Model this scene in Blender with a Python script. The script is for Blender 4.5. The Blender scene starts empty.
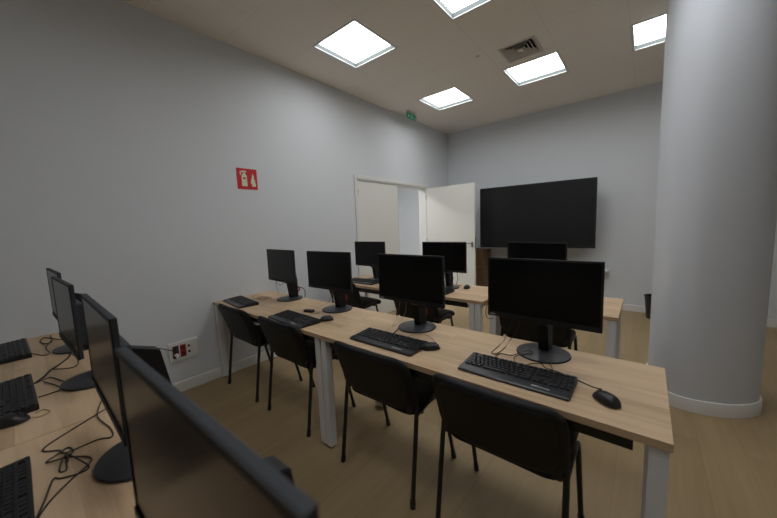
import bpy, bmesh, math, random
from math import sin, cos, pi, sqrt
from mathutils import Vector, Matrix
random.seed(7)
S = bpy.context.scene
COL = S.collection
ZC = 3.159      # ceiling height
YB = 4.462      # back wall
XR = 6.0        # right wall
YF = -3.6       # wall behind the camera
D = 0.74        # desk height

# ------------------------------------------------------------------ materials
def new_mat(name):
    m = bpy.data.materials.new(name); m.use_nodes = True
    nt = m.node_tree
    return m, nt, nt.nodes['Principled BSDF']

def plain(name, col, rough=0.5, metal=0.0, spec=0.5, var=0.0, scale=30.0, bump=0.0, coat=0.0):
    m, nt, b = new_mat(name)
    b.inputs['Base Color'].default_value = (*col, 1)
    b.inputs['Roughness'].default_value = rough
    b.inputs['Metallic'].default_value = metal
    b.inputs['Specular IOR Level'].default_value = spec
    b.inputs['Coat Weight'].default_value = coat
    tc = nt.nodes.new('ShaderNodeTexCoord')
    nz = nt.nodes.new('ShaderNodeTexNoise'); nz.inputs['Scale'].default_value = scale; nz.inputs['Detail'].default_value = 4
    nt.links.new(tc.outputs['Object'], nz.inputs['Vector'])
    if var:
        mx = nt.nodes.new('ShaderNodeMix'); mx.data_type = 'RGBA'
        mx.inputs[6].default_value = (*[c*(1-var) for c in col], 1)
        mx.inputs[7].default_value = (*[min(1, c*(1+var)) for c in col], 1)
        nt.links.new(nz.outputs['Fac'], mx.inputs[0]); nt.links.new(mx.outputs[2], b.inputs['Base Color'])
    if bump:
        bp = nt.nodes.new('ShaderNodeBump'); bp.inputs['Strength'].default_value = bump; bp.inputs['Distance'].default_value = 0.002
        nt.links.new(nz.outputs['Fac'], bp.inputs['Height']); nt.links.new(bp.outputs['Normal'], b.inputs['Normal'])
    return m

def emit(name, col, strength):
    m, nt, b = new_mat(name)
    b.inputs['Base Color'].default_value = (*col, 1)
    b.inputs['Emission Color'].default_value = (*col, 1)
    b.inputs['Emission Strength'].default_value = strength
    return m

def wood(name, c1, c2, c3, axis, rough=0.5, planks=None, board=None, spec=0.4):
    """axis: grain direction 0=x 1=y. planks=(width,length) draws floor boards; board=width of desk-top lamellae."""
    m, nt, b = new_mat(name)
    N = nt.nodes.new; L = nt.links.new
    tc = N('ShaderNodeTexCoord')
    mp = N('ShaderNodeMapping'); L(tc.outputs['Object'], mp.inputs['Vector'])
    if axis == 1: mp.inputs['Rotation'].default_value = (0, 0, pi/2)
    vec = mp.outputs['Vector']
    br = None
    if planks or board:
        br = N('ShaderNodeTexBrick')
        w, l = planks if planks else (board, 1.1)
        br.inputs['Scale'].default_value = 1.0
        br.inputs['Brick Width'].default_value = l
        br.inputs['Row Height'].default_value = w
        br.inputs['Mortar Size'].default_value = 0.0014 if planks else 0.0
        br.inputs['Mortar Smooth'].default_value = 0.3
        br.inputs['Color1'].default_value = (0, 0, 0, 1); br.inputs['Color2'].default_value = (1, 1, 1, 1)
        br.inputs['Mortar'].default_value = (0, 0, 0, 1)
        br.offset = 0.37
        L(vec, br.inputs['Vector'])
    # stretched noise for the grain
    sc = N('ShaderNodeMapping'); sc.inputs['Scale'].default_value = (1.6, 26, 26); L(vec, sc.inputs['Vector'])
    off = N('ShaderNodeVectorMath'); off.operation = 'ADD'; L(sc.outputs['Vector'], off.inputs[0])
    if br:
        mul = N('ShaderNodeVectorMath'); mul.operation = 'SCALE'; mul.inputs['Scale'].default_value = 9.0
        L(br.outputs['Color'], mul.inputs[0]); L(mul.outputs['Vector'], off.inputs[1])
    n1 = N('ShaderNodeTexNoise'); n1.inputs['Scale'].default_value = 1.0; n1.inputs['Detail'].default_value = 7
    n1.inputs['Roughness'].default_value = 0.62; n1.inputs['Distortion'].default_value = 0.6
    L(off.outputs['Vector'], n1.inputs['Vector'])
    sc2 = N('ShaderNodeMapping'); sc2.inputs['Scale'].default_value = (0.5, 5, 5); L(off.outputs['Vector'], sc2.inputs['Vector'])
    sc2.inputs['Scale'].default_value = (0.45, 0.16, 0.16)
    n2 = N('ShaderNodeTexNoise'); n2.inputs['Scale'].default_value = 1.0; n2.inputs['Detail'].default_value = 3
    L(sc2.outputs['Vector'], n2.inputs['Vector'])
    r1 = N('ShaderNodeValToRGB')
    r1.color_ramp.elements[0].position = 0.28; r1.color_ramp.elements[0].color = (*c1, 1)
    r1.color_ramp.elements[1].position = 0.72; r1.color_ramp.elements[1].color = (*c3, 1)
    e = r1.color_ramp.elements.new(0.5); e.color = (*c2, 1)
    mixf = N('ShaderNodeMath'); mixf.operation = 'MULTIPLY_ADD'; mixf.inputs[1].default_value = 0.5
    L(n1.outputs['Fac'], mixf.inputs[0])
    h = N('ShaderNodeMath'); h.operation = 'MULTIPLY'; h.inputs[1].default_value = 0.5; L(n2.outputs['Fac'], h.inputs[0])
    L(h.outputs[0], mixf.inputs[2]); L(mixf.outputs[0], r1.inputs['Fac'])
    out = r1.outputs['Color']
    if br:
        mx = N('ShaderNodeMix'); mx.data_type = 'RGBA'; mx.blend_type = 'MULTIPLY'; mx.inputs[0].default_value = 1
        r2 = N('ShaderNodeValToRGB')
        r2.color_ramp.elements[0].color = (0.93, 0.925, 0.92, 1); r2.color_ramp.elements[1].color = (1, 1, 1, 1)
        L(br.outputs['Color'], r2.inputs['Fac']); L(out, mx.inputs[6]); L(r2.outputs['Color'], mx.inputs[7]); out = mx.outputs[2]
        if planks:
            mj = N('ShaderNodeMix'); mj.data_type = 'RGBA'; L(br.outputs['Fac'], mj.inputs[0])
            L(out, mj.inputs[6]); mj.inputs[7].default_value = (*[c*0.9 for c in c1], 1); out = mj.outputs[2]
    L(out, b.inputs['Base Color'])
    b.inputs['Roughness'].default_value = rough; b.inputs['Specular IOR Level'].default_value = spec
    bp = N('ShaderNodeBump'); bp.inputs['Strength'].default_value = 0.12; bp.inputs['Distance'].default_value = 0.001
    L(n1.outputs['Fac'], bp.inputs['Height']); L(bp.outputs['Normal'], b.inputs['Normal'])
    return m

def ceiling_mat():
    m, nt, b = new_mat('ceiling_tiles')
    N = nt.nodes.new; L = nt.links.new
    tc = N('ShaderNodeTexCoord'); sx = N('ShaderNodeSeparateXYZ'); L(tc.outputs['Object'], sx.inputs[0])
    def seam(o, o0, p):
        a = N('ShaderNodeMath'); a.operation = 'SUBTRACT'; a.inputs[1].default_value = o0 - 20*p; L(o, a.inputs[0])
        f = N('ShaderNodeMath'); f.operation = 'MODULO'; f.inputs[1].default_value = p; L(a.outputs[0], f.inputs[0])
        l = N('ShaderNodeMath'); l.operation = 'LESS_THAN'; l.inputs[1].default_value = 0.006; L(f.outputs[0], l.inputs[0])
        return l.outputs[0]
    mx = N('ShaderNodeMath'); mx.operation = 'MAXIMUM'
    L(seam(sx.outputs['X'], 0.537, 0.5985), mx.inputs[0]); L(seam(sx.outputs['Y'], 0.797, 0.605), mx.inputs[1])
    c = N('ShaderNodeMix'); c.data_type = 'RGBA'; L(mx.outputs[0], c.inputs[0])
    c.inputs[6].default_value = (0.86, 0.815, 0.75, 1); c.inputs[7].default_value = (0.77, 0.73, 0.67, 1)
    L(c.outputs[2], b.inputs['Base Color'])
    b.inputs['Roughness'].default_value = 0.9; b.inputs['Specular IOR Level'].default_value = 0.2
    nz = N('ShaderNodeTexNoise'); nz.inputs['Scale'].default_value = 220; L(tc.outputs['Object'], nz.inputs['Vector'])
    bp = N('ShaderNodeBump'); bp.inputs['Strength'].default_value = 0.15; bp.inputs['Distance'].default_value = 0.002
    L(nz.outputs['Fac'], bp.inputs['Height']); L(bp.outputs['Normal'], b.inputs['Normal'])
    return m

M_WALL = plain('white_wall_paint', (0.69, 0.72, 0.755), 0.75, spec=0.25, var=0.012, scale=3, bump=0.05)
M_CEIL = ceiling_mat()
M_TRIM = plain('white_satin_trim', (0.76, 0.76, 0.74), 0.4, var=0.01)
M_DOOR = plain('door_white', (0.80, 0.80, 0.76), 0.45, var=0.01, scale=6)
M_FLOOR = wood('oak_floor', (0.30, 0.215, 0.112), (0.36, 0.262, 0.140), (0.41, 0.305, 0.170), 1, 0.5, planks=(0.19, 1.3), spec=0.3)
M_OAK = wood('oak_laminate', (0.42, 0.28, 0.158), (0.60, 0.432, 0.272), (0.71, 0.54, 0.365), 0, 0.5, board=0.105, spec=0.4)
M_EDGE = wood('oak_edge_band', (0.42, 0.30, 0.17), (0.50, 0.36, 0.21), (0.56, 0.42, 0.26), 0, 0.5)
M_BROWN = wood('brown_veneer', (0.13, 0.07, 0.03), (0.17, 0.095, 0.045), (0.21, 0.12, 0.055), 0, 0.5)
M_WHITE = plain('white_powder_coat', (0.78, 0.79, 0.82), 0.4, var=0.01)
M_BLACKP = plain('black_plastic', (0.012, 0.012, 0.013), 0.42, var=0.1, scale=80)
M_BEZEL = plain('black_bezel', (0.010, 0.0105, 0.012), 0.55, spec=0.3, var=0.08, scale=80)
M_TOPCASE = plain('monitor_case', (0.036, 0.040, 0.048), 0.65, spec=0.3, var=0.06, scale=60)
M_SCREEN = plain('monitor_glass', (0.0025, 0.0025, 0.0027), 0.24, spec=0.25, var=0.05)
M_TVGLASS = plain('display_glass', (0.016, 0.017, 0.019), 0.22, spec=0.5, var=0.05)
M_BASE = plain('monitor_stand_black', (0.024, 0.026, 0.031), 0.38, var=0.05, scale=60)
M_KEY = plain('key_black', (0.013, 0.0135, 0.016), 0.45, var=0.1, scale=90)
M_KBODY = plain('keyboard_black', (0.010, 0.0105, 0.012), 0.4, var=0.1, scale=60)
M_LIP = plain('keyboard_gloss', (0.02, 0.022, 0.027), 0.3, var=0.05)
M_LABEL = plain('grey_label', (0.30, 0.31, 0.34), 0.4, var=0.1, scale=300)
M_CABLE = plain('cable_black', (0.015, 0.014, 0.013), 0.5, var=0.05)
M_CABLEB = plain('cable_pale', (0.34, 0.24, 0.15), 0.5, var=0.05)
M_FABRIC = plain('black_fabric', (0.0105, 0.0108, 0.012), 0.7, spec=0.35, var=0.25, scale=300, bump=0.4)
M_SHELL = plain('black_shell', (0.009, 0.009, 0.010), 0.55, spec=0.35, var=0.1, scale=120)
M_TUBE = plain('black_tube', (0.010, 0.010, 0.011), 0.4, spec=0.5, var=0.1)
M_RED = plain('red_plastic', (0.42, 0.02, 0.015), 0.4, var=0.05)
M_SIGNRED = plain('sign_red', (0.56, 0.008, 0.016), 0.45, var=0.04)
M_PALE = plain('pale_pictogram', (0.66, 0.70, 0.52), 0.5, var=0.03)
M_GREEN = plain('sign_green', (0.03, 0.27, 0.17), 0.45, var=0.04)
M_PGREEN = plain('sign_pale_green', (0.42, 0.66, 0.52), 0.5, var=0.04)
M_STEEL = plain('brushed_steel', (0.33, 0.32, 0.30), 0.35, metal=0.9, var=0.1, scale=120)
M_FRAME = plain('light_frame', (0.62, 0.66, 0.66), 0.4, var=0.02)
M_RECESS = plain('light_recess', (0.085, 0.10, 0.10), 0.6, spec=0.1, var=0.02)
M_VENT = plain('vent_enamel', (0.60, 0.57, 0.52), 0.5, var=0.02)
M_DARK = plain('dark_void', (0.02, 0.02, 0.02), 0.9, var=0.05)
M_COLUMN = plain('column_plaster', (0.63, 0.66, 0.71), 0.7, spec=0.3, var=0.02, scale=4, bump=0.08)
M_BRASS = plain('socket_red', (0.36, 0.03, 0.02), 0.4, var=0.05)
M_DARKRED = plain('socket_dark_red', (0.10, 0.012, 0.012), 0.4, var=0.05)
M_LAMP = emit('lamp_diffuser', (0.985, 0.995, 1.0), 10.5)
M_HALLFILL = emit('hall_fill', (1.0, 0.98, 0.95), 40.0)

# ------------------------------------------------------------------ mesh helpers
def link(name, bm, mats, parent=None, smooth=False, loc=(0, 0, 0), angle=40):
    me = bpy.data.meshes.new(name)
    bmesh.ops.recalc_face_normals(bm, faces=bm.faces)
    bm.to_mesh(me); bm.free()
    if not isinstance(mats, (list, tuple)): mats = [mats]
    for m in mats: me.materials.append(m)
    if smooth:
        for p in me.polygons: p.use_smooth = True
        try: me.set_sharp_from_angle(angle=math.radians(angle))
        except Exception: pass
    o = bpy.data.objects.new(name, me); COL.objects.link(o)
    o.location = loc
    if parent: o.parent = parent
    return o

def box(bm, x0, x1, y0, y1, z0, z1, bev=0.0, seg=2, mat=0, rot=None):
    t = bmesh.new()
    bmesh.ops.create_cube(t, size=1)
    for v in t.verts:
        v.co = Vector(((x0+x1)/2+v.co.x*(x1-x0), (y0+y1)/2+v.co.y*(y1-y0), (z0+z1)/2+v.co.z*(z1-z0)))
    if bev: bmesh.ops.bevel(t, geom=t.edges[:], offset=bev, segments=seg, profile=0.6, affect='EDGES')
    merge(bm, t, mat, rot)

def merge(bm, t, mat=0, rot=None):
    if rot is not None: bmesh.ops.transform(t, matrix=rot, verts=t.verts)
    vs = {v: bm.verts.new(v.co) for v in t.verts}
    for f in t.faces:
        try:
            nf = bm.faces.new([vs[v] for v in f.verts]); nf.material_index = mat
        except ValueError: pass
    t.free()

def B(*a, **k):
    bm = bmesh.new(); box(bm, *a, **k); return bm

def tube(bm, pts, r, n=8, mat=0, caps=True, sm=0):
    pts = [Vector(p) for p in pts]
    if sm:
        q = []
        for i in range(len(pts)-1):
            p0 = pts[max(i-1, 0)]; p1 = pts[i]; p2 = pts[i+1]; p3 = pts[min(i+2, len(pts)-1)]
            for k in range(sm):
                t = k/sm
                q.append(0.5*((2*p1)+(p2-p0)*t+(2*p0-5*p1+4*p2-p3)*t*t+(3*p1-p0-3*p2+p3)*t**3))
        q.append(pts[-1]); pts = q
    rings = []; prev = None
    for i, p in enumerate(pts):
        a = pts[max(i-1, 0)]; b = pts[min(i+1, len(pts)-1)]
        d = (b-a)
        if d.length < 1e-9: d = Vector((0, 0, 1))
        d.normalize()
        if prev is None:
            u = d.orthogonal().normalized()
        else:
            u = prev - d*prev.dot(d)
            if u.length < 1e-6: u = d.orthogonal()
            u.normalize()
        prev = u; w = d.cross(u)
        rr = r[i] if isinstance(r, (list, tuple)) else r
        rings.append([bm.verts.new(p+(u*cos(2*pi*k/n)+w*sin(2*pi*k/n))*rr) for k in range(n)])
    for i in range(len(rings)-1):
        for k in range(n):
            f = bm.faces.new([rings[i][k], rings[i][(k+1) % n], rings[i+1][(k+1) % n], rings[i+1][k]]); f.material_index = mat
    if caps:
        f = bm.faces.new(rings[0][::-1]); f.material_index = mat
        f = bm.faces.new(rings[-1]); f.material_index = mat

def T(pts, r, n=8, sm=0):
    bm = bmesh.new(); tube(bm, pts, r, n, sm=sm); return bm

def lathe(bm, prof, n=48, c=(0, 0), mat=0, cap=True):
    rings = [[bm.verts.new((c[0]+r*cos(2*pi*k/n), c[1]+r*sin(2*pi*k/n), z)) for k in range(n)] for r, z in prof]
    for i in range(len(rings)-1):
        for k in range(n):
            f = bm.faces.new([rings[i][k], rings[i][(k+1) % n], rings[i+1][(k+1) % n], rings[i+1][k]]); f.material_index = mat
    if cap:
        bm.faces.new(rings[0][::-1]); bm.faces.new(rings[-1])

def prism(bm, poly, axis, a, b, mat=0):
    """extrude a 2-D polygon along axis between a and b; poly coordinates are the two other axes in order."""
    def P(p, t):
        return (t, p[0], p[1]) if axis == 0 else ((p[0], t, p[1]) if axis == 1 else (p[0], p[1], t))
    A = [bm.verts.new(P(p, a)) for p in poly]; Bv = [bm.verts.new(P(p, b)) for p in poly]
    n = len(poly)
    fs = [bm.faces.new(A[::-1]), bm.faces.new(Bv)]
    for i in range(n): fs.append(bm.faces.new([A[i], A[(i+1) % n], Bv[(i+1) % n], Bv[i]]))
    for f in fs: f.material_index = mat

def pillow(W, H, r, t, fn, n=20, m=16, e=10, low=1.0, hw=None):
    """closed cushion-like panel, outline = rounded W x H rectangle, thickness t; fn(u,v,w)->xyz with w the depth offset"""
    bm = bmesh.new()
    vs = [-1+2*j/m for j in range(m+1)]
    vs = [math.copysign(1-(1-abs(v))**1.6, v) for v in vs]
    us = [-1+2*i/n for i in range(n+1)]
    us = [math.copysign(1-(1-abs(u))**1.6, u) for u in us]
    F = []; K = []
    for j, v in enumerate(vs):
        y = v*H/2; dy = H/2-abs(y)
        half = W/2-(r-sqrt(max(0, r*r-(r-dy)**2)) if dy < r else 0)
        if hw: half *= hw(v)
        fr = []; bk = []
        for i, u in enumerate(us):
            x = u*half
            prof = (max(0, 1-abs(u)**e)*max(0, 1-abs(v)**e))**0.5
            if prof < 1e-4:
                a = bm.verts.new(fn(x, y, 0)); fr.append(a); bk.append(a)
            else:
                fr.append(bm.verts.new(fn(x, y, t/2*prof))); bk.append(bm.verts.new(fn(x, y, -t/2*low*prof)))
        F.append(fr); K.append(bk)
    for j in range(m):
        for i in range(n):
            for G, s in ((F, 1), (K, -1)):
                q = [G[j][i], G[j][i+1], G[j+1][i+1], G[j+1][i]]
                q = list(dict.fromkeys(q))
                if len(q) > 2:
                    try: bm.faces.new(q[::s])
                    except ValueError: pass
    return bm

# ------------------------------------------------------------------ object helpers
def tag(o, label, cat, group=None, kind=None):
    o['label'] = label; o['category'] = cat
    if group: o['group'] = group
    if kind: o['kind'] = kind
    return o
def thing(name, label, cat, loc=(0, 0, 0), rz=0, group=None):
    o = bpy.data.objects.new(name, None); COL.objects.link(o)
    o.empty_display_size = 0.05
    o.location = loc; o.rotation_euler = (0, 0, rz)
    return tag(o, label, cat, group)
def struct(o, label=None):
    o['kind'] = 'structure'
    if label: o['label'] = label
    return o
def dup(root, label, loc, rz=0, rx=0):
    kids = {}
    def cp(o, parent):
        c = o.copy(); COL.objects.link(c)
        if parent: c.parent = parent
        for ch in [k for k in bpy.data.objects if k.parent == o]: cp(ch, c)
        return c
    c = cp(root, None)
    c.location = loc; c.rotation_euler = (rx, 0, rz); c['label'] = label
    return c

# ------------------------------------------------------------------ room shell
WT = 0.15
DY0, DY1, DZ = 1.862, 3.64, 2.056     # double-door opening in the left wall
bm = B(-WT, XR+WT, YF-WT, YB+WT, -0.12, 0)
struct(link('floor', bm, M_FLOOR), 'light oak plank floor')

# ceiling with real openings for the light panels and the air diffuser
LX = [0.54, 1.737, 2.934]
LY = [-1.02, 0.80, 2.62]
LW = 0.592
holes = []
for x in LX:
    for y in LY:
        if (x, y) != (0.54, -1.02): holes.append((x, x+LW, y, y+LW+0.008))
VX0, VX1, VY0, VY1 = 1.862, 2.218, 2.148, 2.504
holes.append((VX0, VX1, VY0, VY1))
xs = sorted(set([-WT, XR+WT] + [h[0] for h in holes] + [h[1] for h in holes]))
ys = sorted(set([YF-WT, YB+WT] + [h[2] for h in holes] + [h[3] for h in holes]))
bm = bmesh.new(); vd = {}
def gv(x, y, z):
    k = (round(x, 5), round(y, 5), z)
    if k not in vd: vd[k] = bm.verts.new((x, y, z))
    return vd[k]
for i in range(len(xs)-1):
    for j in range(len(ys)-1):
        cx, cy = (xs[i]+xs[i+1])/2, (ys[j]+ys[j+1])/2
        if any(h[0] < cx < h[1] and h[2] < cy < h[3] for h in holes): continue
        bm.faces.new([gv(xs[i], ys[j], ZC), gv(xs[i], ys[j+1], ZC), gv(xs[i+1], ys[j+1], ZC), gv(xs[i+1], ys[j], ZC)])
bm.normal_update()
box(bm, -WT, XR+WT, YF-WT, YB+WT, ZC+0.14, ZC+0.2)
struct(link('ceiling', bm, M_CEIL), 'warm grey tiled suspended ceiling')

bm = bmesh.new()
box(bm, -WT, 0, YF-WT, DY0, 0, ZC+0.14); box(bm, -WT, 0, DY1, YB+WT, 0, ZC+0.14); box(bm, -WT, 0, DY0, DY1, DZ, ZC+0.14)
struct(link('wall_left', bm, M_WALL), 'plain white wall on the left')
struct(link('wall_back', B(0, XR+WT, YB, YB+WT, 0, ZC+0.14), M_WALL), 'plain white back wall behind the large display')
struct(link('wall_right', B(XR, XR+WT, YF-WT, YB, 0, ZC+0.14), M_WALL))
struct(link('wall_front', B(0, XR, YF-WT, YF, 0, ZC+0.14), M_WALL))
def base_profile(bm, axis, a, b, c, s):
    # skirting board 95 mm high with an eased top edge; c = wall plane, s = direction into the room
    poly = [(c, 0), (c+s*0.014, 0), (c+s*0.014, 0.086), (c+s*0.010, 0.094), (c, 0.095)]
    prism(bm, poly, axis, a, b)
bm = bmesh.new(); base_profile(bm, 1, YF, DY0-0.055, 0, 1); base_profile(bm, 1, DY1+0.055, YB, 0, 1)
struct(link('baseboard_left', bm, M_TRIM))
bm = bmesh.new(); base_profile(bm, 0, 0, XR, YB, -1)
struct(link('baseboard_back', bm, M_TRIM))
bm = bmesh.new(); base_profile(bm, 1, YF, YB, XR, -1); struct(link('baseboard_right', bm, M_TRIM))
bm = bmesh.new(); base_profile(bm, 0, 0, XR, YF, 1); struct(link('baseboard_front', bm, M_TRIM))

# door casing and the two leaves
bm = bmesh.new()
cw = 0.052
for y0, y1, z0, z1 in ((DY0-cw, DY0, 0, DZ+cw), (DY1, DY1+cw, 0, DZ+cw), (DY0, DY1, DZ, DZ+cw)):
    box(bm, 0, 0.016, y0, y1, z0, z1, 0.003)
for y0, y1, z0, z1 in ((DY0, DY0+0.018, 0, DZ), (DY1-0.018, DY1, 0, DZ), (DY0+0.018, DY1-0.018, DZ-0.018, DZ)):
    box(bm, -WT-0.01, 0.004, y0, y1, z0, z1, 0.002)
struct(link('trim_1', bm, M_TRIM), 'white casing of the double doorway')
leaf = thing('door_1', 'closed white leaf of the double door', 'door'); leaf['kind'] = 'structure'; del leaf['category']
link('door_panel', B(-0.046, -0.006, DY0+0.021, 2.788, 0.008, DZ-0.021, 0.002), M_DOOR, leaf)
for z in (0.25, 1.05, 1.83):
    link('hinge', T([(-0.001, DY0+0.021, z), (-0.001, DY0+0.021, z+0.09)], 0.006, 10), M_STEEL, leaf, True)
leaf2 = thing('door_2', 'white door leaf swung open at right angles into the room', 'door', (0.008, 3.628, 0)); leaf2['kind'] = 'structure'; del leaf2['category']
link('door_panel', B(0.012, 0.935, -0.02, 0.02, 0.008, DZ-0.021, 0.002), M_DOOR, leaf2)
for s in (-1, 1):
    bm = bmesh.new()
    box(bm, 0.875, 0.905, s*0.026-0.006, s*0.026+0.006, 0.985, 1.075, 0.004)
    tube(bm, [(0.89, s*0.03, 1.05), (0.89, s*0.06, 1.05), (0.885, s*0.066, 1.05), (0.79, s*0.066, 1.05)], 0.008, 10)
    link('door_handle', bm, M_STEEL, leaf2, True)
link('latch_plate', B(0.932, 0.938, -0.012, 0.012, 0.95, 1.15, 0.001), M_STEEL, leaf2)
for z in (0.25, 1.05, 1.83):
    link('hinge', T([(0.004, -0.018, z), (0.004, -0.018, z+0.09)], 0.006, 10), M_STEEL, leaf2, True)

# passage beyond the doorway
HX = -1.75
struct(link('floor_passage', B(HX, -WT, 0.9, YB+0.6, -0.12, 0), M_FLOOR))
struct(link('ceiling_passage', B(HX, -WT, 0.9, YB+0.6, 2.7, 2.8), M_WALL))
struct(link('wall_passage', B(HX-0.1, HX, 0.9, YB+0.6, 0, 2.7), M_WALL))
struct(link('wall_passage_end', B(HX, -WT, YB+0.6, YB+0.7, 0, 2.7), M_WALL))
struct(link('wall_passage_start', B(HX, -WT, 0.8, 0.9, 0, 2.7), M_WALL))
struct(link('wall_passage_lining', B(-WT-0.02, -WT-0.001, YB+WT, YB+0.6, 0, 2.7), M_WALL))

# ------------------------------------------------------------------ ceiling fittings
def light_mesh():
    fr = bmesh.new(); sw = bmesh.new(); w = LW; h = LW+0.008; d = 0.050; f = 0.018; zl = -0.004
    for x0, x1, y0, y1 in ((0, w, 0, f), (0, w, h-f, h), (0, f, f, h-f), (w-f, w, f, h-f)):
        box(fr, x0, x1, y0, y1, zl, 0.003)
    g = f+0.002
    for x0, x1, y0, y1 in ((0.001, w-0.001, 0.001, g), (0.001, w-0.001, h-g, h-0.001), (0.001, g, g, h-g), (w-g, w-0.001, g, h-g)):
        box(sw, x0, x1, y0, y1, 0.0031, d+0.012)
    box(sw, g, w-g, g, h-g, d+0.001, d+0.012)
    di = bmesh.new(); box(di, g, w-g, g, h-g, d-0.006, d)
    return fr, sw, di
names = {(0.54, 0.80): 'square ceiling light nearest the long left wall, in front of the doorway lights',
         (1.737, 0.80): 'square ceiling light cut by the top edge of the photo',
         (1.737, 2.62): 'square ceiling light right beside the slatted air vent',
         (0.54, 2.62): 'square ceiling light closest to the green exit sign',
         (2.934, 2.62): 'square ceiling light partly hidden by the thick white column'}
lp = None
for x in LX:
    for y in LY:
        if (x, y) == (0.54, -1.02): continue
        lab = names.get((x, y))
        if lp is None:
            lp = thing('ceiling_light', lab or '', 'ceiling light', (x, y, ZC), 0, 'square ceiling light panels')
            fr, sw, di = light_mesh()
            link('frame', fr, M_FRAME, lp); link('recess', sw, M_RECESS, lp); link('diffuser', di, M_LAMP, lp)
            t = lp
        else:
            t = dup(lp, lab or '', (x, y, ZC))
        if not lab: t['label'] = 'unseen square ceiling light panel outside the frame, placed to match the room brightness'  # fittings out of view, positions estimated to match the room's brightness
hl = thing('ceiling_light', 'unseen ceiling light added to brighten the passage beyond the open door', 'ceiling light', (-1.25, 2.6, 2.685))  # unseen lamp, added so the passage wall looks lit through the doorway
link('frame', B(-0.31, 0.31, -0.31, 0.31, 0, 0.014, 0.004), M_FRAME, hl)
link('diffuser', B(-0.28, 0.28, -0.28, 0.28, -0.006, 0.001, 0.0), M_HALLFILL, hl)

vent = thing('air_vent', 'square grey louvred air vent in the ceiling', 'vent', ((VX0+VX1)/2, (VY0+VY1)/2, ZC))
def ring(bm, a, b, z0, z1, t=0.002):
    """square flared blade: half-size a at z0 (low) to b at z1 (high)"""
    q = [(1, 1), (-1, 1), (-1, -1), (1, -1)]
    lo = [bm.verts.new((s*a, u*a, z0)) for s, u in q]; hi = [bm.verts.new((s*b, u*b, z1)) for s, u in q]
    lo2 = [bm.verts.new((s*(a-t), u*(a-t), z0)) for s, u in q]; hi2 = [bm.verts.new((s*(b-t), u*(b-t), z1)) for s, u in q]
    for i in range(4):
        j = (i+1) % 4
        bm.faces.new([lo[i], lo[j], hi[j], hi[i]]); bm.faces.new([lo2[j], lo2[i], hi2[i], hi2[j]])
        bm.faces.new([lo[j], lo[i], lo2[i], lo2[j]]); bm.faces.new([hi[i], hi[j], hi2[j], hi2[i]])
hv = (VX1-VX0)/2
bm = bmesh.new()
for x0, x1, y0, y1 in ((-hv, hv, -hv, -hv+0.018), (-hv, hv, hv-0.018, hv), (-hv, -hv+0.018, -hv+0.018, hv-0.018), (hv-0.018, hv, -hv+0.018, hv-0.018)):
    box(bm, x0, x1, y0, y1, -0.006, 0.004)
link('frame', bm, M_VENT, vent)
for k in range(4):
    a = hv-0.020-0.034*k
    bm = bmesh.new(); ring(bm, a, a-0.030, -0.004-0.001*k, 0.030); link('louvre', bm, M_VENT, vent)
link('centre_plate', B(-0.026, 0.026, -0.026, 0.026, -0.006, -0.003), M_VENT, vent)
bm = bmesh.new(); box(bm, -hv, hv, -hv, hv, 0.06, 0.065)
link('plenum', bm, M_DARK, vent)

sd = thing('smoke_detector', 'small round spot on the ceiling left of the vent', 'detector', (1.66, 2.12, ZC))
bm = bmesh.new(); lathe(bm, [(0.018, -0.001), (0.017, -0.008), (0.008, -0.011)], 20); link('housing', bm, M_VENT, sd, True)

ex = thing('exit_sign', 'small green exit sign hung from the ceiling by the left wall', 'sign', (0.20, 2.95, 3.046))
link('plate', B(-0.006, 0.006, -0.125, 0.125, 0, 0.085, 0.002), M_GREEN, ex)
bm = bmesh.new()   # running figure, doorway and arrow, as on the face
xf = 0.0068
def flat(bm, poly, x=xf): prism(bm, poly, 0, x-0.001, x)
flat(bm, [(-0.105, 0.038), (-0.080, 0.016), (-0.080, 0.030), (-0.045, 0.030), (-0.045, 0.046), (-0.080, 0.046), (-0.080, 0.060)])
link('arrow', bm, M_PGREEN, ex)
bm = bmesh.new()
flat(bm, [(0.0, 0.034), (0.026, 0.030), (0.020, 0.054), (-0.004, 0.056)]); flat(bm, [(0.004, 0.062), (0.016, 0.062), (0.018, 0.073), (0.006, 0.075)])
flat(bm, [(0.0, 0.034), (0.012, 0.032), (-0.004, 0.012), (-0.026, 0.010), (-0.026, 0.017), (-0.010, 0.020)])
flat(bm, [(0.014, 0.032), (0.026, 0.031), (0.040, 0.012), (0.030, 0.010)]); flat(bm, [(-0.006, 0.050), (-0.022, 0.040), (-0.026, 0.046), (-0.004, 0.057)])
link('running_figure', bm, M_PGREEN, ex)
bm = bmesh.new()
flat(bm, [(0.052, 0.008), (0.106, 0.008), (0.106, 0.076), (0.052, 0.076), (0.052, 0.068), (0.096, 0.068), (0.096, 0.016), (0.052, 0.016)])
link('doorway_symbol', bm, M_PGREEN, ex)
for y in (-0.09, 0.09):
    link('hanger', T([(0, y, 0.084), (0, y, ZC-3.046)], 0.003, 8), M_STEEL, ex, True)
link('mounting_base', B(-0.02, 0.02, -0.11, 0.11, ZC-3.046-0.008, ZC-3.046, 0.002), M_VENT, ex)

# ------------------------------------------------------------------ left wall fittings
fs = thing('fire_extinguisher_sign', 'red square sign with pale extinguisher and flame symbols on the left wall', 'sign', (0, 0.209, 1.81))
link('plate', B(0.0, 0.004, 0, 0.207, 0, 0.205, 0.001), M_SIGNRED, fs)
bm = bmesh.new()
def fl(poly): prism(bm, [(a, b) for a, b in poly], 0, 0.0035, 0.0048)
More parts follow.
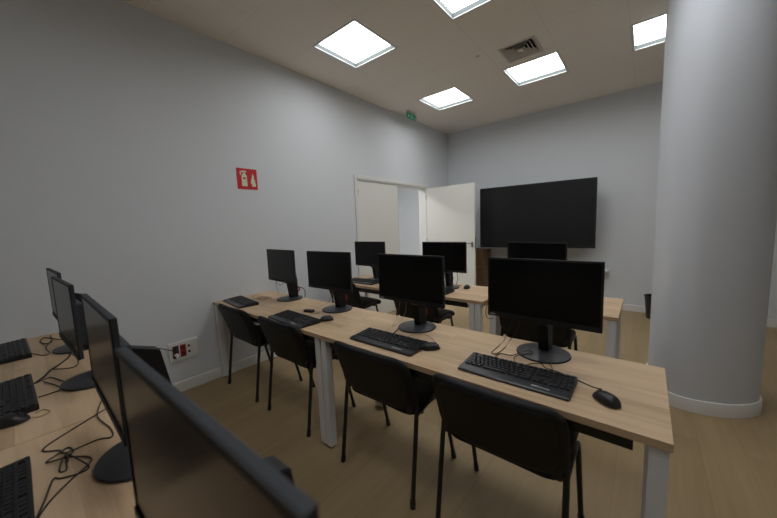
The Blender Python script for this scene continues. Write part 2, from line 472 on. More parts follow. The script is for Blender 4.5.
# extinguisher body, shoulder, head, hose
body = [(0.046, 0.030), (0.100, 0.030), (0.100, 0.098), (0.046, 0.098)]
fl([(0.046, 0.098), (0.060, 0.098), (0.060, 0.116), (0.046, 0.116)]); fl([(0.088, 0.098), (0.100, 0.098), (0.100, 0.116), (0.088, 0.116)])
fl(body)
fl([(0.046, 0.116)] + [(0.073+0.027*cos(a), 0.124+0.026*sin(a)) for a in [pi-k*pi/8 for k in range(9)]] + [(0.100, 0.116)])
fl([(0.060, 0.148), (0.088, 0.148), (0.088, 0.162), (0.060, 0.162)])
fl([(0.050, 0.164), (0.096, 0.170), (0.096, 0.182), (0.050, 0.180)])
fl([(0.032, 0.176), (0.050, 0.176), (0.050, 0.168), (0.042, 0.168), (0.042, 0.140), (0.032, 0.136)])
link('extinguisher_symbol', bm, M_PALE, fs)
bm = bmesh.new()
fl([(0.150, 0.030), (0.186, 0.030), (0.190, 0.055), (0.180, 0.080), (0.186, 0.102), (0.172, 0.094), (0.174, 0.130), (0.160, 0.162), (0.152, 0.128), (0.148, 0.098), (0.140, 0.108), (0.143, 0.080), (0.134, 0.064), (0.146, 0.060)])
link('flame_symbol', bm, M_PALE, fs)

so = thing('wall_socket', 'white multi-way wall socket plate with red outlets above the baseboard', 'socket', (0, -0.51, 0.282))
W_, H_ = 0.228, 0.168
link('plate', B(0, 0.012, 0, W_, 0, H_, 0.004), M_TRIM, so)
for i, (y, m) in enumerate(((0.030, M_DARKRED), (0.085, M_BRASS))):
    p = link('outlet', B(0.011, 0.015, y, y+0.045, 0.030, 0.138, 0.001), m, so)
    for z in (0.058, 0.110):
        bmh = bmesh.new(); lathe(bmh, [(0.016, 0), (0.016, 0.0015), (0.010, 0.0017)], 20)
        bmesh.ops.rotate(bmh, matrix=Matrix.Rotation(pi/2, 3, 'Y'), verts=bmh.verts)
        bmesh.ops.translate(bmh, vec=(0.0145, y+0.0225, z), verts=bmh.verts)
        link('outlet_well', bmh, M_DARKRED, p, True)
for z in (0.062, 0.112):
    link('data_port', B(0.011, 0.0135, 0.145, 0.162, z-0.010, z+0.010, 0.001), M_DARK, so)
link('blank_module', B(0.011, 0.0145, 0.176, 0.214, 0.030, 0.138, 0.001), M_TRIM, so)
pl = thing('power_plug', 'white plug pushed into the lower dark red outlet', 'plug', (0.016, -0.458, 0.34))
bm = bmesh.new(); tube(bm, [(0, 0, 0), (0.022, 0, 0), (0.034, 0, -0.004), (0.042, -0.012, -0.012)], [0.017, 0.016, 0.010, 0.006], 12)
link('plug_body', bm, M_TRIM, pl, True)
pl = thing('power_plug', 'black plug pushed into the upper dark red outlet', 'plug', (0.016, -0.458, 0.392))
bm = bmesh.new(); tube(bm, [(0, 0, 0), (0.022, 0, 0), (0.034, -0.004, 0), (0.044, -0.02, 0)], [0.017, 0.016, 0.010, 0.006], 12)
link('plug_body', bm, M_BLACKP, pl, True)

# ------------------------------------------------------------------ column (slightly flattened round pillar)
def closed_spline(pts, sub=10):
    n = len(pts); out = []
    for i in range(n):
        p0, p1, p2, p3 = [Vector((*pts[(i+k-1) % n], 0)) for k in range(4)]
        for k in range(sub):
            t = k/sub
            v = 0.5*((2*p1)+(p2-p0)*t+(2*p0-5*p1+4*p2-p3)*t*t+(3*p1-p0-3*p2+p3)*t**3)
            out.append((v.x, v.y))
    return out
foot = [(3.178, 2.06), (3.187, 1.88), (3.222, 1.765), (3.296, 1.695), (3.41, 1.664), (3.56, 1.698), (3.688, 1.778), (3.775, 1.895), (3.798, 2.03), (3.780, 2.20), (3.70, 2.36), (3.55, 2.45), (3.40, 2.45), (3.25, 2.36), (3.17, 2.22)]
ring_pts = closed_spline(foot, 8)
ccx = sum(p[0] for p in ring_pts)/len(ring_pts); ccy = sum(p[1] for p in ring_pts)/len(ring_pts)
def inset(pts, d):
    n = len(pts); o = []
    for i, p in enumerate(pts):
        a = pts[i-1]; b = pts[(i+1) % n]; tx, ty = b[0]-a[0], b[1]-a[1]; l = math.hypot(tx, ty)
        o.append((p[0]-ty/l*d, p[1]+tx/l*d))
    return o
def column_rings(bm, levels):
    R = [[bm.verts.new((p[0], p[1], z)) for p in inset(ring_pts, d)] for d, z in levels]
    n = len(ring_pts)
    for i in range(len(R)-1):
        for k in range(n): bm.faces.new([R[i][k], R[i][(k+1) % n], R[i+1][(k+1) % n], R[i+1][k]])
    bm.faces.new(R[0][::-1]); bm.faces.new(R[-1])
bm = bmesh.new(); column_rings(bm, [(0.013, 0.0), (0.013, ZC+0.1)])
colm = struct(link('trim_2', bm, M_COLUMN, None, True), 'thick rounded white column')
colm.name = 'column'
bm = bmesh.new(); column_rings(bm, [(0.0, 0.0), (0.0, 0.084), (0.003, 0.092), (0.0125, 0.094)])
struct(link('baseboard_column', bm, M_TRIM, None, True, angle=30))

# ------------------------------------------------------------------ desks
def desk(label, x0, x1, y0, y1, leg_xs, leg_w=0.05, tray=None):
    t = thing('desk', label, 'desk', (x0, y0, 0), 0, 'oak topped computer desks')
    w = x1-x0; d = y1-y0
    bm = B(0.0, w, 0.0, d, D-0.026, D, 0.0008, 1)
    top = link('tabletop', bm, M_OAK, t)
    for lx in leg_xs:
        for ly in (0.006, d-0.006-leg_w):
            bm = B(lx-x0, lx-x0+leg_w, ly, ly+leg_w, 0.012, D-0.027, 0.003)
            lg = link('leg', bm, M_WHITE, t)
            bm = bmesh.new(); lathe(bm, [(0.016, 0), (0.018, 0.004), (0.018, 0.0125)], 16, (lx-x0+leg_w/2, ly+leg_w/2))
            link('foot', bm, M_BLACKP, lg, True)
        link('side_rail', B(lx-x0+0.006, lx-x0+leg_w-0.006, 0.006+leg_w, d-0.006-leg_w, D-0.067, D-0.027, 0.002), M_WHITE, t)
    a, b = tray if tray else (leg_xs[0]+leg_w+0.005, leg_xs[-1]-0.005)
    bm = bmesh.new()
    box(bm, a-x0, b-x0, 0.030, 0.034, D-0.078, D-0.027, 0.001)
    box(bm, a-x0, b-x0, 0.034, 0.120, D-0.078, D-0.074, 0.001)
    box(bm, a-x0, b-x0, 0.034, 0.040, D-0.052, D-0.048)
    link('crossbeam', bm, M_BLACKP, t)
    return t
desk('oak desk of the middle row touching the left wall', 0.004, 1.5995, -0.121, 0.463, [0.014, 1.542], 0.05)
desk('oak desk of the middle row nearest the white column', 1.6005, 3.206, -0.121, 0.463, [1.600, 3.152], 0.047, tray=(1.66, 3.116))
desk('oak desk in the near row touching the left wall', 0.004, 1.598, -1.53, -0.955, [0.014, 1.544])
desk('oak desk in the near row under the closest monitor', 1.602, 3.200, -1.53, -0.955, [1.606, 3.143])
desk('oak desk of the far row in front of the double door', 0.21, 2.11, 1.145, 1.745, [0.22, 1.985, 2.038], 0.048, tray=(0.40, 1.96))
desk('short oak desk of the far row in front of the large display', 2.145, 3.005, 1.187, 1.79, [2.15, 2.945], 0.05, tray=(2.25, 2.90))

# ------------------------------------------------------------------ chairs (origin on the floor below the seat, facing +y)
def make_chair(label, loc, rz, group):
    t = thing('conference_chair', label, 'chair', loc, rz, group)
    # seat pad
    def fseat(u, v, w):
        x, y = u, v+0.045
        return (x, y, 0.458+w-0.10*max(0, y-0.15)**1.5*4-0.10*x*x)
    link('seat', pillow(0.480, 0.42, 0.07, 0.062, fseat, e=12), M_FABRIC, t, True, angle=60)
    # backrest: slightly curved and reclined, lower edge sagging between its rounded corners
    def fback(off):
        def f(u, v, w):
            z = 0.617+v-0.022*max(0.0, (-v-0.04)/0.12)*(1-(u/0.25)**2)
            s = (z-0.47)/0.33
            y = -0.158-0.088*s-0.030*max(0, s)**2 + u*u*0.30 - w + off
            return (u, y, z)
        return f
    taper = lambda v: 0.99+0.01*min(1, (v+1)/1.0)
    bk = link('backrest', pillow(0.526, 0.308, 0.070, 0.060, fback(0.0), hw=taper, e=8), M_FABRIC, t, True, angle=60)
    link('back_shell', pillow(0.465, 0.270, 0.07, 0.016, fback(-0.025), hw=taper, e=14), M_SHELL, bk, True, angle=60)
    for s in (-1, 1):
        rear = [(s*0.254, -0.213, 0.006), (s*0.250, -0.157, 0.42), (s*0.248, -0.146, 0.49), (s*0.244, -0.150, 0.505)]
        lg = link('leg', T([Vector(p) for p in rear], 0.0115, 10), M_TUBE, t, True)
        link('foot_cap', T([(s*0.2543, -0.2135, 0.0), (s*0.2525, -0.208, 0.04)], 0.0142, 10), M_BLACKP, lg, True)
        front = [(s*0.254, 0.213, 0.006), (s*0.247, 0.110, 0.425), (s*0.246, 0.098, 0.455), (s*0.246, 0.072, 0.470), (s*0.246, -0.02, 0.470), (s*0.246, -0.15, 0.452)]
        lg = link('leg', T([Vector(p) for p in front], 0.0115, 10), M_TUBE, t, True)
        link('foot_cap', T([(s*0.2543, 0.2135, 0.0), (s*0.2528, 0.203, 0.040)], 0.0142, 10), M_BLACKP, lg, True)
        bm = bmesh.new(); box(bm, s*0.222-0.016, s*0.222+0.016, -0.175, -0.145, 0.462, 0.515, 0.006)
        tube(bm, [(s*0.222, -0.155, 0.482), (s*0.254, -0.152, 0.482)], 0.006, 8)
        link('back_bracket', bm, M_BLACKP, t, True)
    bm = bmesh.new()
    tube(bm, [(-0.246, -0.09, 0.437), (0.246, -0.09, 0.437)], 0.009, 8); tube(bm, [(-0.246, 0.08, 0.434), (0.246, 0.08, 0.434)], 0.009, 8)
    link('crossbar', bm, M_TUBE, t, True)
    return t
GM = 'black chairs along the desk rows'
ch = make_chair('black chair of the middle row closest to the left wall', (0.47, 0.088, 0), 0, GM)
dup(ch, 'black chair of the middle row, second from the left wall', (1.167, 0.088, 0))
dup(ch, 'black chair right of the white centre leg of the middle row', (2.033, 0.075, 0))
dup(ch, 'large nearest black chair in front of the keyboard with the separate mouse', (2.688, 0.064, 0), 0.0)
dup(ch, 'black chair at the far row closest to the double door', (0.37, 1.375, 0))
dup(ch, 'black chair at the far row behind the third middle row monitor', (1.375, 1.40, 0))
dup(ch, 'black chair at the short far desk behind the rightmost monitor', (2.47, 1.43, 0))

# ------------------------------------------------------------------ monitors (origin on the desk, screen faces -y)
MW, MH, MZ, MO = 0.491, 0.296, 0.175, -0.073
def make_monitor(label, loc, rz, group):
    t = thing('monitor', label, 'monitor', loc, rz, group)
    hs = bmesh.new()
    box(hs, -MW/2, MW/2, MO, MO+0.012, MZ, MZ+MH, 0.002)
    box(hs, -MW/2+0.09, MW/2-0.09, MO+0.011, MO+0.044, MZ+0.03, MZ+MH-0.09, 0.008)
    case = link('housing', hs, M_TOPCASE, t)
    bz = bmesh.new(); b = 0.009; y0, y1 = MO-0.0025, MO+0.0005
    for x0, x1, z0, z1 in ((-MW/2, MW/2, MZ+MH-b, MZ+MH), (-MW/2, -MW/2+b, MZ+0.02, MZ+MH-b), (MW/2-b, MW/2, MZ+0.02, MZ+MH-b)):
        box(bz, x0, x1, y0, y1, z0, z1)
    link('bezel', bz, M_BEZEL, t)
    link('chin', B(-MW/2, MW/2, MO-0.005, MO+0.002, MZ-0.001, MZ+0.021, 0.0015), M_BEZEL, t)
    link('maker_mark', B(-MW/2+0.012, -MW/2+0.040, MO-0.0056, MO-0.0049, MZ+0.007, MZ+0.0125), M_LABEL, t)
    link('screen', B(-MW/2+b, MW/2-b, MO-0.0012, MO+0.0008, MZ+0.020, MZ+MH-b), M_SCREEN, t)
    bs = bmesh.new(); lathe(bs, [(0.110, 0), (0.118, 0.001), (0.12, 0.004), (0.118, 0.009), (0.105, 0.0115), (0.04, 0.016)], 56)
    link('base', bs, M_BASE, t, True, angle=50)
    nk = bmesh.new()
    # deep neck leaning back towards its foot, carrying the panel
    prism(nk, [(0.004, 0.012), (0.078, 0.012), (0.077, 0.17), (0.056, 0.306), (-0.022, 0.336), (-0.052, 0.336), (-0.052, 0.17), (-0.012, 0.145)], 0, -0.023, 0.023)
    bmesh.ops.bevel(nk, geom=nk.edges[:], offset=0.002, segments=2, affect='EDGES')
    n = link('neck', nk, M_BEZEL, t)
    rg = bmesh.new()
    tube(rg, [(0.010, 0.074+0.024*cos(a), 0.082+0.024*sin(a)) for a in [-pi/2+k*pi/10 for k in range(11)]], 0.007, 8)
    link('cable_clip', rg, M_RED, n, True)
    return t
GMON = 'black desktop monitors'
mon = make_monitor('largest black monitor of the middle row, right in front of the wall display', (2.756, 0.336, D), -0.043, GMON)
dup(mon, 'black monitor of the middle row, second from the right, hiding a far chair', (2.019, 0.327, D), -0.019)
dup(mon, 'black monitor of the middle row, second from the left wall', (1.24, 0.339, D), 0.032)
dup(mon, 'black monitor of the middle row closest to the left wall, under the red sign', (0.557, 0.35, D), -0.061)
dup(mon, 'closest monitor, seen edge-on along its grey top at the bottom of the photo', (2.717, -1.0885, D), 0.022)
dup(mon, 'near row monitor just behind the closest one, second from the camera', (1.987, -1.063, D), -0.009)
dup(mon, 'near row monitor third from the camera, black side facing the room', (1.191, -1.074, D), 0.04)
dup(mon, 'near row monitor farthest from the camera, closest to the left wall', (0.535, -1.062, D), 0.033)
dup(mon, 'small far row monitor in front of the closed door leaf', (0.575, 1.522, D), -0.01)
dup(mon, 'far row monitor in front of the open door leaf', (1.580, 1.520, D), -0.01)
dup(mon, 'far row monitor whose top covers the lower edge of the large display', (2.440, 1.535, D), -0.22)

# ------------------------------------------------------------------ keyboards (origin centre bottom, user side -y)
KW, KD = 0.438, 0.164
def ktop(y):      # surface height along the depth
    return 0.013+0.012*(y+KD/2)/KD
def key_layout():
    u = 0.0187; rows = []
    x0 = -KW/2+0.013
    y_top = KD/2-0.016
    def row(r, cells):
        y = y_top-r*u*0.98-(0.004 if r else 0)
        for cx, w in cells: rows.append((x0+(cx+w/2)*u, y, w*u-0.0026, u*0.98-0.0026))
    row(0, [(0, 1)]+[(2+i+(i//4)*0.5, 1) for i in range(12)]+[(15.25+i, 1) for i in range(3)]+[(18.5+i, 1) for i in range(4)])
    row(1, [(i, 1) for i in range(13)]+[(13, 2)]+[(15.25+i, 1) for i in range(3)]+[(18.5+i, 1) for i in range(4)])
    row(2, [(0, 1.5)]+[(1.5+i, 1) for i in range(12)]+[(13.5, 1.5)]+[(15.25+i, 1) for i in range(3)]+[(18.5+i, 1) for i in range(4)])
    row(3, [(0, 1.75)]+[(1.75+i, 1) for i in range(11)]+[(12.75, 2.25)]+[(18.5+i, 1) for i in range(3)])
    row(4, [(0, 2.25)]+[(2.25+i, 1) for i in range(10)]+[(12.25, 2.75)]+[(16.25, 1)]+[(18.5+i, 1) for i in range(4)])
    row(5, [(0, 1.5), (1.5, 1.25), (2.75, 1.25), (4, 6), (10, 1.25), (11.25, 1.25), (12.5, 2.5)]+[(15.25+i, 1) for i in range(3)]+[(18.5, 2), (20.5, 1), (21.5, 1)])
    return rows
KEYS = key_layout()
def key_mesh(bm, cx, cy, w, d):
    tb = bmesh.new(); bmesh.ops.create_cube(tb, size=1)
    z0 = ktop(cy)-0.001; z1 = z0+0.0065; tilt = 0.012/KD
    for v in tb.verts:
        k = 1 if v.co.z < 0 else 0.80
        x = cx+v.co.x*w*k; y = cy+v.co.y*d*k
        v.co = Vector((x, y, (z0 if v.co.z < 0 else z1)+(y-cy)*tilt))
    merge(bm, tb)
def make_keyboard(label, loc, rz, single, group='black keyboards on the desks'):
    t = thing('keyboard', label, 'keyboard', loc, rz, group)
    bm = bmesh.new()
    prism(bm, [(-KD/2, 0.0), (KD/2, 0.0), (KD/2, ktop(KD/2)), (-KD/2+0.004, ktop(-KD/2)), (-KD/2, ktop(-KD/2)-0.005)], 0, -KW/2, KW/2)
    bmesh.ops.bevel(bm, geom=bm.edges[:], offset=0.0022, segments=2, affect='EDGES')
    link('case', bm, M_KBODY, t)
    lip = bmesh.new()
    prism(lip, [(-KD/2-0.006, 0.002), (-KD/2+0.026, ktop(-KD/2+0.026)-0.002), (-KD/2+0.026, ktop(-KD/2+0.026)+0.0022), (-KD/2-0.002, 0.0125), (-KD/2-0.006, 0.009)], 0, -KW/2+0.002, KW/2-0.002)
    link('palm_edge', lip, M_LIP, t)
    lb = bmesh.new()
    y0, y1 = -KD/2+0.008, -KD/2+0.017
    for xa, xb in ((0.085, 0.112), (0.114, 0.150)):
        a = [lb.verts.new((x, y, ktop(y)+0.0032)) for x, y in ((xa, y0), (xb, y0), (xb, y1 if xa < 0.1 else y1-0.003), (xa, y1 if xa < 0.1 else y1-0.003))]
        b = [lb.verts.new(v.co-Vector((0, 0, 0.002))) for v in a]
        lb.faces.new(a); lb.faces.new(b[::-1])
        for i in range(4): lb.faces.new([a[i], b[i], b[(i+1) % 4], a[(i+1) % 4]])
    link('printed_label', lb, M_LABEL, t)
    if single:
        for k in KEYS[:100]:
            bm = bmesh.new(); key_mesh(bm, *k); link('key', bm, M_KEY, t)
        bm = bmesh.new()
        for k in KEYS[100:]: key_mesh(bm, *k)
        o = link('keys', bm, M_KEY, t); o['kind'] = 'stuff'
    else:
        bm = bmesh.new()
        for k in KEYS: key_mesh(bm, *k)
        link('keypad', bm, M_KEY, t)
    return t
kb = make_keyboard('wide black keyboard on the middle row in front of the largest monitor', (2.716, 0.034, D), 0.0, True)
dup(kb, 'black keyboard with a mouse touching its right end, middle row', (2.030, 0.022, D), 0.0)
dup(kb, 'black keyboard at the left photo edge with a mouse beside it', (1.140, -1.345, D), 0.02)
dup(kb, 'black keyboard in the bottom left corner of the photo', (1.980, -1.372, D), 0.0)
k2 = make_keyboard('black keyboard of the middle row closest to the left wall', (0.287, 0.008, D), -0.11, False)
dup(k2, 'black keyboard of the middle row left of the small mouse and adapter', (1.190, -0.028, D), -0.05)
dup(k2, 'black keyboard of the near row pushed against the left wall', (0.312, -1.345, D), 0.03)
dup(k2, 'black keyboard on the far row in front of the closed door leaf', (0.578, 1.312, D), 0.0)
dup(k2, 'black keyboard on the far row beside the small far mouse', (1.515, 1.295, D), 0.0)

# ------------------------------------------------------------------ mice (origin on the desk, pointing +y)
def make_mouse(label, loc, rz):
    t = thing('computer_mouse', label, 'mouse', loc, rz, 'black computer mice')
    def fm(u, v, w):
        y = v; s = (y+0.05)/0.10
        dome = 0.032*(max(0, 1-abs(2*s-0.85)**2.6*0.55))
        return (u, y, 0.004+(max(w, 0)/0.02)*dome*(1-(u/0.034)**2*0.45) + (w if w < 0 else 0))
    tp = lambda v: 0.86+0.14*cos(v*1.6-0.2)-0.10*max(0, v)
    link('body', pillow(0.060, 0.098, 0.026, 0.04, fm, 18, 18, e=5, low=0.15, hw=tp), M_BLACKP, t, True, angle=70)
    bm = bmesh.new()
    tube(bm, [(0, 0.022+0.007*cos(a), 0.0255+0.007*sin(a)) for a in [k*pi/8 for k in range(17)]], 0.0035, 8, caps=False)
    link('scroll_wheel', bm, M_BASE, t, True)
    link('button_seam', B(-0.0008, 0.0008, 0.030, 0.042, 0.014, 0.0235), M_BASE, t)
    return t
ms = make_mouse('black mouse alone on the right end of the middle desk', (3.036, 0.024, D), 0.85)
dup(ms, 'black mouse against the right end of a middle row keyboard', (2.278, 0.078, D), -0.75)
dup(ms, 'small black mouse near the adapter on the middle row', (1.405, 0.098, D), -0.6)
dup(ms, 'black mouse at the left photo edge beside a near row keyboard', (1.408, -1.330, D), -0.35)
dup(ms, 'tiny black mouse on the far row desk right of its keyboard', (1.765, 1.58, D), 0.2)

# ------------------------------------------------------------------ cables
Zc = D+0.0025
def cable(label, pts, r=0.0022, mat=None, sm=6, group=None):
    pp = [(p[0], p[1], p[2] if len(p) > 2 else Zc) for p in pts]
    zmin = Zc
    bm = bmesh.new(); tube(bm, pp, r, 8, sm=sm)
    o = link('cable', bm, mat or M_CABLE, None, True)
    return tag(o, label, 'cable', group)
G = 'cables on the desks'
# near row, coil between the third keyboard and the second monitor
cable('black cable looping towards the base of the closest monitors on the near desk', [(1.573, -1.097), (1.600, -1.135), (1.703, -1.262), (1.760, -1.232), (1.800, -1.222, Zc+.004), (1.790, -1.150), (1.810, -1.118), (1.745, -1.112), (1.62, -1.128, Zc+.004), (1.475, -1.097)], group=G)
cable('tied bundle of black cable lying between keyboard and round monitor base', [(2.065, -1.290), (2.010, -1.266), (1.953, -1.222), (1.908, -1.180), (1.870, -1.182), (1.835, -1.222, Zc+.006), (1.802, -1.262), (1.782, -1.240), (1.763, -1.214), (1.800, -1.206), (1.845, -1.222, Zc+.01), (1.891, -1.227), (1.885, -1.240), (1.850, -1.232, Zc+.012), (1.820, -1.222, Zc+.008), (1.790, -1.226, Zc+.004), (1.845, -1.215, Zc+.014), (1.925, -1.185), (1.940, -1.205), (1.925, -1.240), (1.913, -1.254), (2.01, -1.275, Zc+.004), (2.09, -1.30)], group=G)
tie = link('cable_tie', T([(1.838+0.012*cos(a), -1.222, Zc+.008+0.012*sin(a)) for a in [k*pi/6 for k in range(12)]], 0.0035, 8), M_CABLE, None, True)
tag(tie, 'black tie holding the cable bundle on the near desk', 'cable tie')
# near row, second place
cable('black cables bunched behind the second near keyboard', [(1.02, -1.262), (0.96, -1.228, Zc+.004), (0.896, -1.208, Zc+.004), (0.80, -1.165), (0.726, -1.133), (0.66, -1.12)], 0.004, group=G)
cable('black cable bending round on the desk by the third near monitor', [(0.88, -1.205, Zc+.006), (0.905, -1.165), (0.925, -1.128), (0.86, -1.105), (0.72, -1.105), (0.60, -1.13), (0.526, -1.143)], group=G)
cable('thin black cable running to the third near monitor base', [(1.02, -1.255), (1.00, -1.215, Zc+.003), (1.06, -1.190), (1.116, -1.174), (1.145, -1.168)], group=G)
cable('thin black loop beside the second near keyboard', [(1.22, -1.258), (1.215, -1.215), (1.198, -1.189), (1.12, -1.205), (1.04, -1.235, Zc+.003)], group=G)
cable('pale mouse cable in a small bend beside the near mouse', [(1.385, -1.270), (1.375, -1.248), (1.42, -1.235), (1.432, -1.262), (1.425, -1.280, Zc+.004)], 0.0018, M_CABLEB, group=G)
cable('dark cable from the farthest near keyboard across the desk', [(0.436, -1.258), (0.55, -1.215), (0.53, -1.19), (0.40, -1.20), (0.32, -1.19), (0.22, -1.17)], 0.0018, group=G)
cable('curled dark cable beneath the farthest near monitor', [(0.46, -1.07, Zc+.02), (0.30, -1.11), (0.14, -1.17), (0.10, -1.20), (0.20, -1.215), (0.30, -1.19, Zc+.004), (0.22, -1.165), (0.06, -1.165)], 0.003, group=G)
cable('black power cable stretched from the near desk to the wall socket', [(1.185, -0.985, 0.87), (1.085, -0.95, 0.84), (0.999, -0.93, 0.806), (0.68, -0.85, 0.69), (0.36, -0.75, 0.585), (0.17, -0.66, 0.515), (0.075, -0.57, 0.45), (0.052, -0.50, 0.405), (0.058, -0.478, 0.392)], 0.004, group='power cables')
# middle row, right end
cable('mouse cable leading to the lone mouse on the right end', [(2.77, 0.235), (2.80, 0.180), (2.85, 0.170), (2.90, 0.150), (2.945, 0.128), (2.99, 0.108), (3.014, 0.098, Zc+.006)], 0.002, group=G)
cable('dark cable hanging from behind the largest monitor to the desk', [(2.60, 0.43, 0.93), (2.56, 0.44, 0.80), (2.545, 0.40), (2.550, 0.30), (2.551, 0.206), (2.575, 0.200), (2.583, 0.285), (2.57, 0.42), (2.60, 0.45, 0.80), (2.64, 0.42, 0.95)], 0.0018, group=G)
cable('short dark cable on the base of the largest monitor', [(2.586, 0.140), (2.590, 0.215), (2.640, 0.225), (2.672, 0.265, Zc+.007), (2.70, 0.30, D+.018), (2.725, 0.275, D+.018), (2.690, 0.245, D+.013), (2.66, 0.215), (2.685, 0.140)], 0.002, group=G)
cable('thin cable curving between keyboard and base of the largest monitor', [(2.726, 0.135), (2.735, 0.175), (2.78, 0.215), (2.81, 0.225), (2.83, 0.18), (2.828, 0.135)], 0.0018, group=G)
cable('black cable end under the second middle monitor base', [(1.985, 0.125), (1.965, 0.165), (1.945, 0.225), (1.93, 0.27)], 0.004, group=G)
cable('pale mouse cable arching beside the keyboard and its touching mouse', [(2.06, 0.125), (2.085, 0.18), (2.11, 0.225), (2.175, 0.225), (2.235, 0.18), (2.250, 0.145, Zc+.006)], 0.0017, M_CABLEB, group=G)
cable('pale thin cables dangling left of the second middle monitor', [(1.83, 0.42, 0.93), (1.80, 0.43, 0.82), (1.79, 0.41), (1.85, 0.30), (1.88, 0.25), (1.87, 0.33), (1.83, 0.42), (1.85, 0.44, 0.80), (1.87, 0.42, 0.92)], 0.0017, M_CABLEB, group=G)
cable('pale cable trailing behind the adapter on the middle row', [(1.12, 0.42, 0.93), (1.06, 0.44, 0.82), (1.02, 0.42), (1.04, 0.33), (1.09, 0.25), (1.15, 0.20), (1.20, 0.19), (1.17, 0.15), (1.145, 0.148)], 0.0017, M_CABLEB, group=G)
cable('dark cable hanging straight down behind the second left monitor', [(1.22, 0.44, 0.95), (1.20, 0.465, 0.80), (1.20, 0.475, 0.70), (1.20, 0.48, 0.5)], 0.003, group='power cables')
cable('thin grey cable hanging beside the left edge of the wall side monitor', [(0.33, 0.36, 1.02), (0.27, 0.40, 0.92), (0.22, 0.41, 0.83), (0.25, 0.41, 0.77), (0.24, 0.42)], 0.0016, group=G)
cable('grey cable sagging under the wall side monitor of the middle row', [(0.40, 0.305, 0.94), (0.42, 0.31, 0.885), (0.46, 0.315, 0.868), (0.505, 0.325, 0.89), (0.515, 0.33, 0.94)], 0.002, group=G)
cable('black cable looping out behind the neck of the wall side monitor', [(0.575, 0.445, 0.835), (0.590, 0.470, 0.828), (0.61, 0.482, 0.80), (0.612, 0.480, 0.76), (0.605, 0.474, 0.70)], 0.004, group=G)
cable('brown tangle of cable on the desk by the left wall', [(0.10, 0.24), (0.16, 0.20, Zc+.01), (0.22, 0.155), (0.30, 0.20), (0.34, 0.25), (0.38, 0.17), (0.30, 0.16, Zc+.01), (0.26, 0.22, Zc+.008), (0.33, 0.28), (0.40, 0.24)], 0.0028, M_CABLEB, group=G)
cable('thin cable drooping at the right end of the far row desk', [(2.14, 1.55, 0.86), (2.125, 1.30, 0.75), (2.122, 1.20, 0.69), (2.127, 1.17, 0.63), (2.15, 1.165, 0.60), (2.19, 1.17, 0.61)], 0.003, group='power cables')
cable('looped cable behind the far monitor at the open door', [(1.625, 1.56, 0.96), (1.66, 1.57, 0.90), (1.67, 1.57, 0.82), (1.65, 1.58, 0.77), (1.66, 1.67)], 0.003, group=G)
cable('small cable drooping below the far monitor at the closed door', [(0.63, 1.50, 0.95), (0.65, 1.51, 0.89), (0.68, 1.52, 0.86), (0.69, 1.53, 0.80), (0.715, 1.55)], 0.003, group=G)
ad = thing('video_adapter', 'small black adapter box on the middle row beside a keyboard', 'adapter', (1.105, 0.165, D), 0.25)
link('case', B(-0.040, 0.040, -0.018, 0.018, 0, 0.020, 0.003), M_BLACKP, ad)
link('cable_end', T([(0.040, 0, 0.009), (0.056, 0, 0.007)], 0.0035, 8), M_CABLE, ad, True)
wa = thing('wall_anchor', 'tiny cluster of grey screw holes in the left wall', 'screw hole', (0, 0.285, 1.08))
bm = bmesh.new()
for y, z in ((0, 0), (0.035, 0.004), (0.020, -0.02), (-0.002, -0.04)):
    tb = bmesh.new(); lathe(tb, [(0.006, 0), (0.006, 0.0012)], 12); merge(bm, tb, 0, Matrix.Translation((0, y, z)) @ Matrix.Rotation(pi/2, 4, 'Y'))
link('plugs', bm, M_FRAME, wa)

# ------------------------------------------------------------------ large display on its mobile stand
tv = thing('large_display', 'large black flat display standing before the back wall', 'display', (1.702, 4.106, 0), 0.06)
tw, th, tz = 1.712, 1.024, 0.947
bm = bmesh.new(); box(bm, -tw/2, tw/2, 0, 0.055, tz, tz+th, 0.006); box(bm, -0.5, 0.5, 0.05, 0.09, tz+0.2, tz+0.75, 0.01)
link('housing', bm, M_BLACKP, tv)
bm = bmesh.new(); b = 0.022
for x0, x1, z0, z1 in ((-tw/2, tw/2, tz+th-b, tz+th), (-tw/2, tw/2, tz, tz+0.045), (-tw/2, -tw/2+b, tz+0.045, tz+th-b), (tw/2-b, tw/2, tz+0.045, tz+th-b)):
    box(bm, x0, x1, -0.006, 0.001, z0, z1, 0.001)
link('bezel', bm, M_BEZEL, tv)
link('screen', B(-tw/2+b, tw/2-b, -0.002, 0.001, tz+0.045, tz+th-b), M_TVGLASS, tv)
for s in (-1, 1):
    lg = link('post', B(s*0.26-0.03, s*0.26+0.03, 0.10, 0.15, 0.09, tz+0.75, 0.005), M_BLACKP, tv)
    link('foot_beam', B(s*0.40-0.03, s*0.40+0.03, -0.30, 0.30, 0.06, 0.10, 0.006), M_BLACKP, tv)
    for y in (-0.26, 0.26):
        bm = bmesh.new(); lathe(bm, [(0.026, -0.012), (0.03, -0.008), (0.03, 0.008), (0.026, 0.012)], 20)
        bmesh.ops.rotate(bm, matrix=Matrix.Rotation(pi/2, 3, 'Y'), verts=bm.verts)
        bmesh.ops.translate(bm, vec=(s*0.40, y, 0.031), verts=bm.verts)
        link('caster', bm, M_BLACKP, tv, True)
link('base_bar', B(-0.42, 0.42, 0.10, 0.15, 0.062, 0.098, 0.005), M_BLACKP, tv)

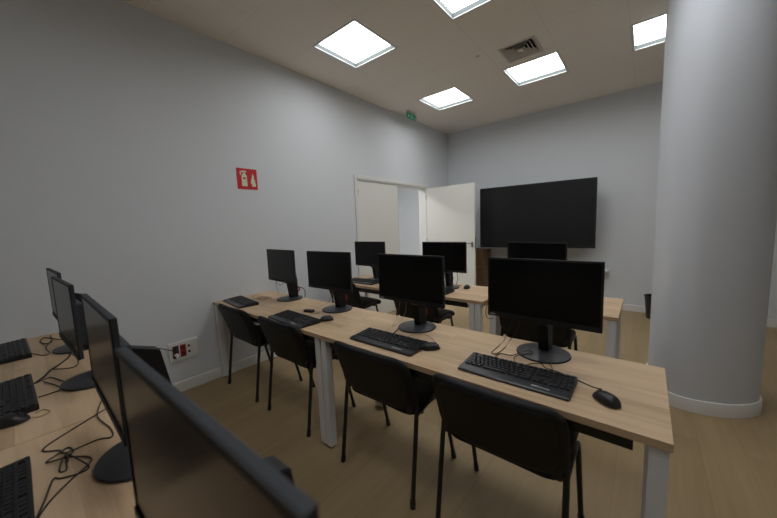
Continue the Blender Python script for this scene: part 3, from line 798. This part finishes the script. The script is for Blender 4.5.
cb = thing('storage_cabinet', 'low brown wooden cabinet against the back wall behind the open door', 'cabinet', (0.50, 4.05, 0))
link('carcass', B(0, 0.385, 0.02, 0.395, 0.05, 0.895, 0.003), M_BROWN, cb)
link('plinth', B(0.02, 0.365, 0.04, 0.38, 0, 0.05), M_DARK, cb)
d_ = link('door', B(0.004, 0.381, 0.0, 0.019, 0.055, 0.89, 0.002), M_BROWN, cb)
link('door_knob', T([(0.34, 0.0, 0.6), (0.34, -0.02, 0.6)], 0.008, 10), M_STEEL, d_, True)
sh = thing('wall_shelf', 'small white bracket shelf on the back wall right of the display stand', 'shelf', (2.285, YB, 0.57))
link('board', B(0, 0.43, -0.17, 0, 0.020, 0.040, 0.002), M_TRIM, sh)
for x in (0.03, 0.30):
    bm = bmesh.new(); prism(bm, [(0, 0.022), (-0.14, 0.022), (0, -0.07)], 0, x, x+0.016); link('bracket', bm, M_TRIM, sh)

bn = thing('waste_bin', 'black waste bin on the floor just behind the white column', 'bin', (3.272, 4.20, 0))
bm = bmesh.new(); lathe(bm, [(0.105, 0.0), (0.135, 0.30), (0.139, 0.302), (0.139, 0.310), (0.130, 0.310), (0.101, 0.006)], 32, cap=False)
lathe(bm, [(0.105, 0.0), (0.105, 0.003)], 32)
link('body', bm, M_BLACKP, bn, True)
bm = bmesh.new(); tube(bm, [(0.139*cos(a), 0.139*sin(a), 0.306) for a in [k*pi/16 for k in range(33)]], 0.005, 8, caps=False)
link('rim', bm, M_BLACKP, bn, True)

# ------------------------------------------------------------------ world, camera, view
w = bpy.data.worlds.new('World'); S.world = w; w.use_nodes = True
w.node_tree.nodes['Background'].inputs['Color'].default_value = (0.02, 0.02, 0.02, 1)
cam = bpy.data.cameras.new('camera'); co = bpy.data.objects.new('camera', cam); COL.objects.link(co)
F, YAW, PIT, ROL = 309.8883, 0.6950, -0.1066, -0.0382
CX, CY, CZ = 3.1215, -1.2532, 1.3896
cam.sensor_width = 36; cam.sensor_fit = 'HORIZONTAL'; cam.lens = F/777*36
cam.clip_start = 0.02
fw = Vector((-sin(YAW)*cos(PIT), cos(YAW)*cos(PIT), sin(PIT)))
rt = Vector((cos(YAW), sin(YAW), 0)); up = rt.cross(fw)
r2 = rt*cos(ROL)+up*sin(ROL); u2 = -rt*sin(ROL)+up*cos(ROL)
mw = Matrix((( r2.x, u2.x, -fw.x, CX), (r2.y, u2.y, -fw.y, CY), (r2.z, u2.z, -fw.z, CZ), (0, 0, 0, 1)))
co.matrix_world = mw
cam.dof.use_dof = True; cam.dof.focus_distance = 2.3; cam.dof.aperture_fstop = 2.8
S.camera = co
S.view_settings.view_transform = 'Standard'; S.view_settings.look = 'None'
S.view_settings.gamma = 1.0; S.view_settings.use_curve_mapping = False
S.view_settings.exposure = -0.2
try:
    S.cycles.use_denoising = True
    S.cycles.max_bounces = 10; S.cycles.diffuse_bounces = 6; S.cycles.glossy_bounces = 4
    S.cycles.sample_clamp_indirect = 6.0
except Exception: pass
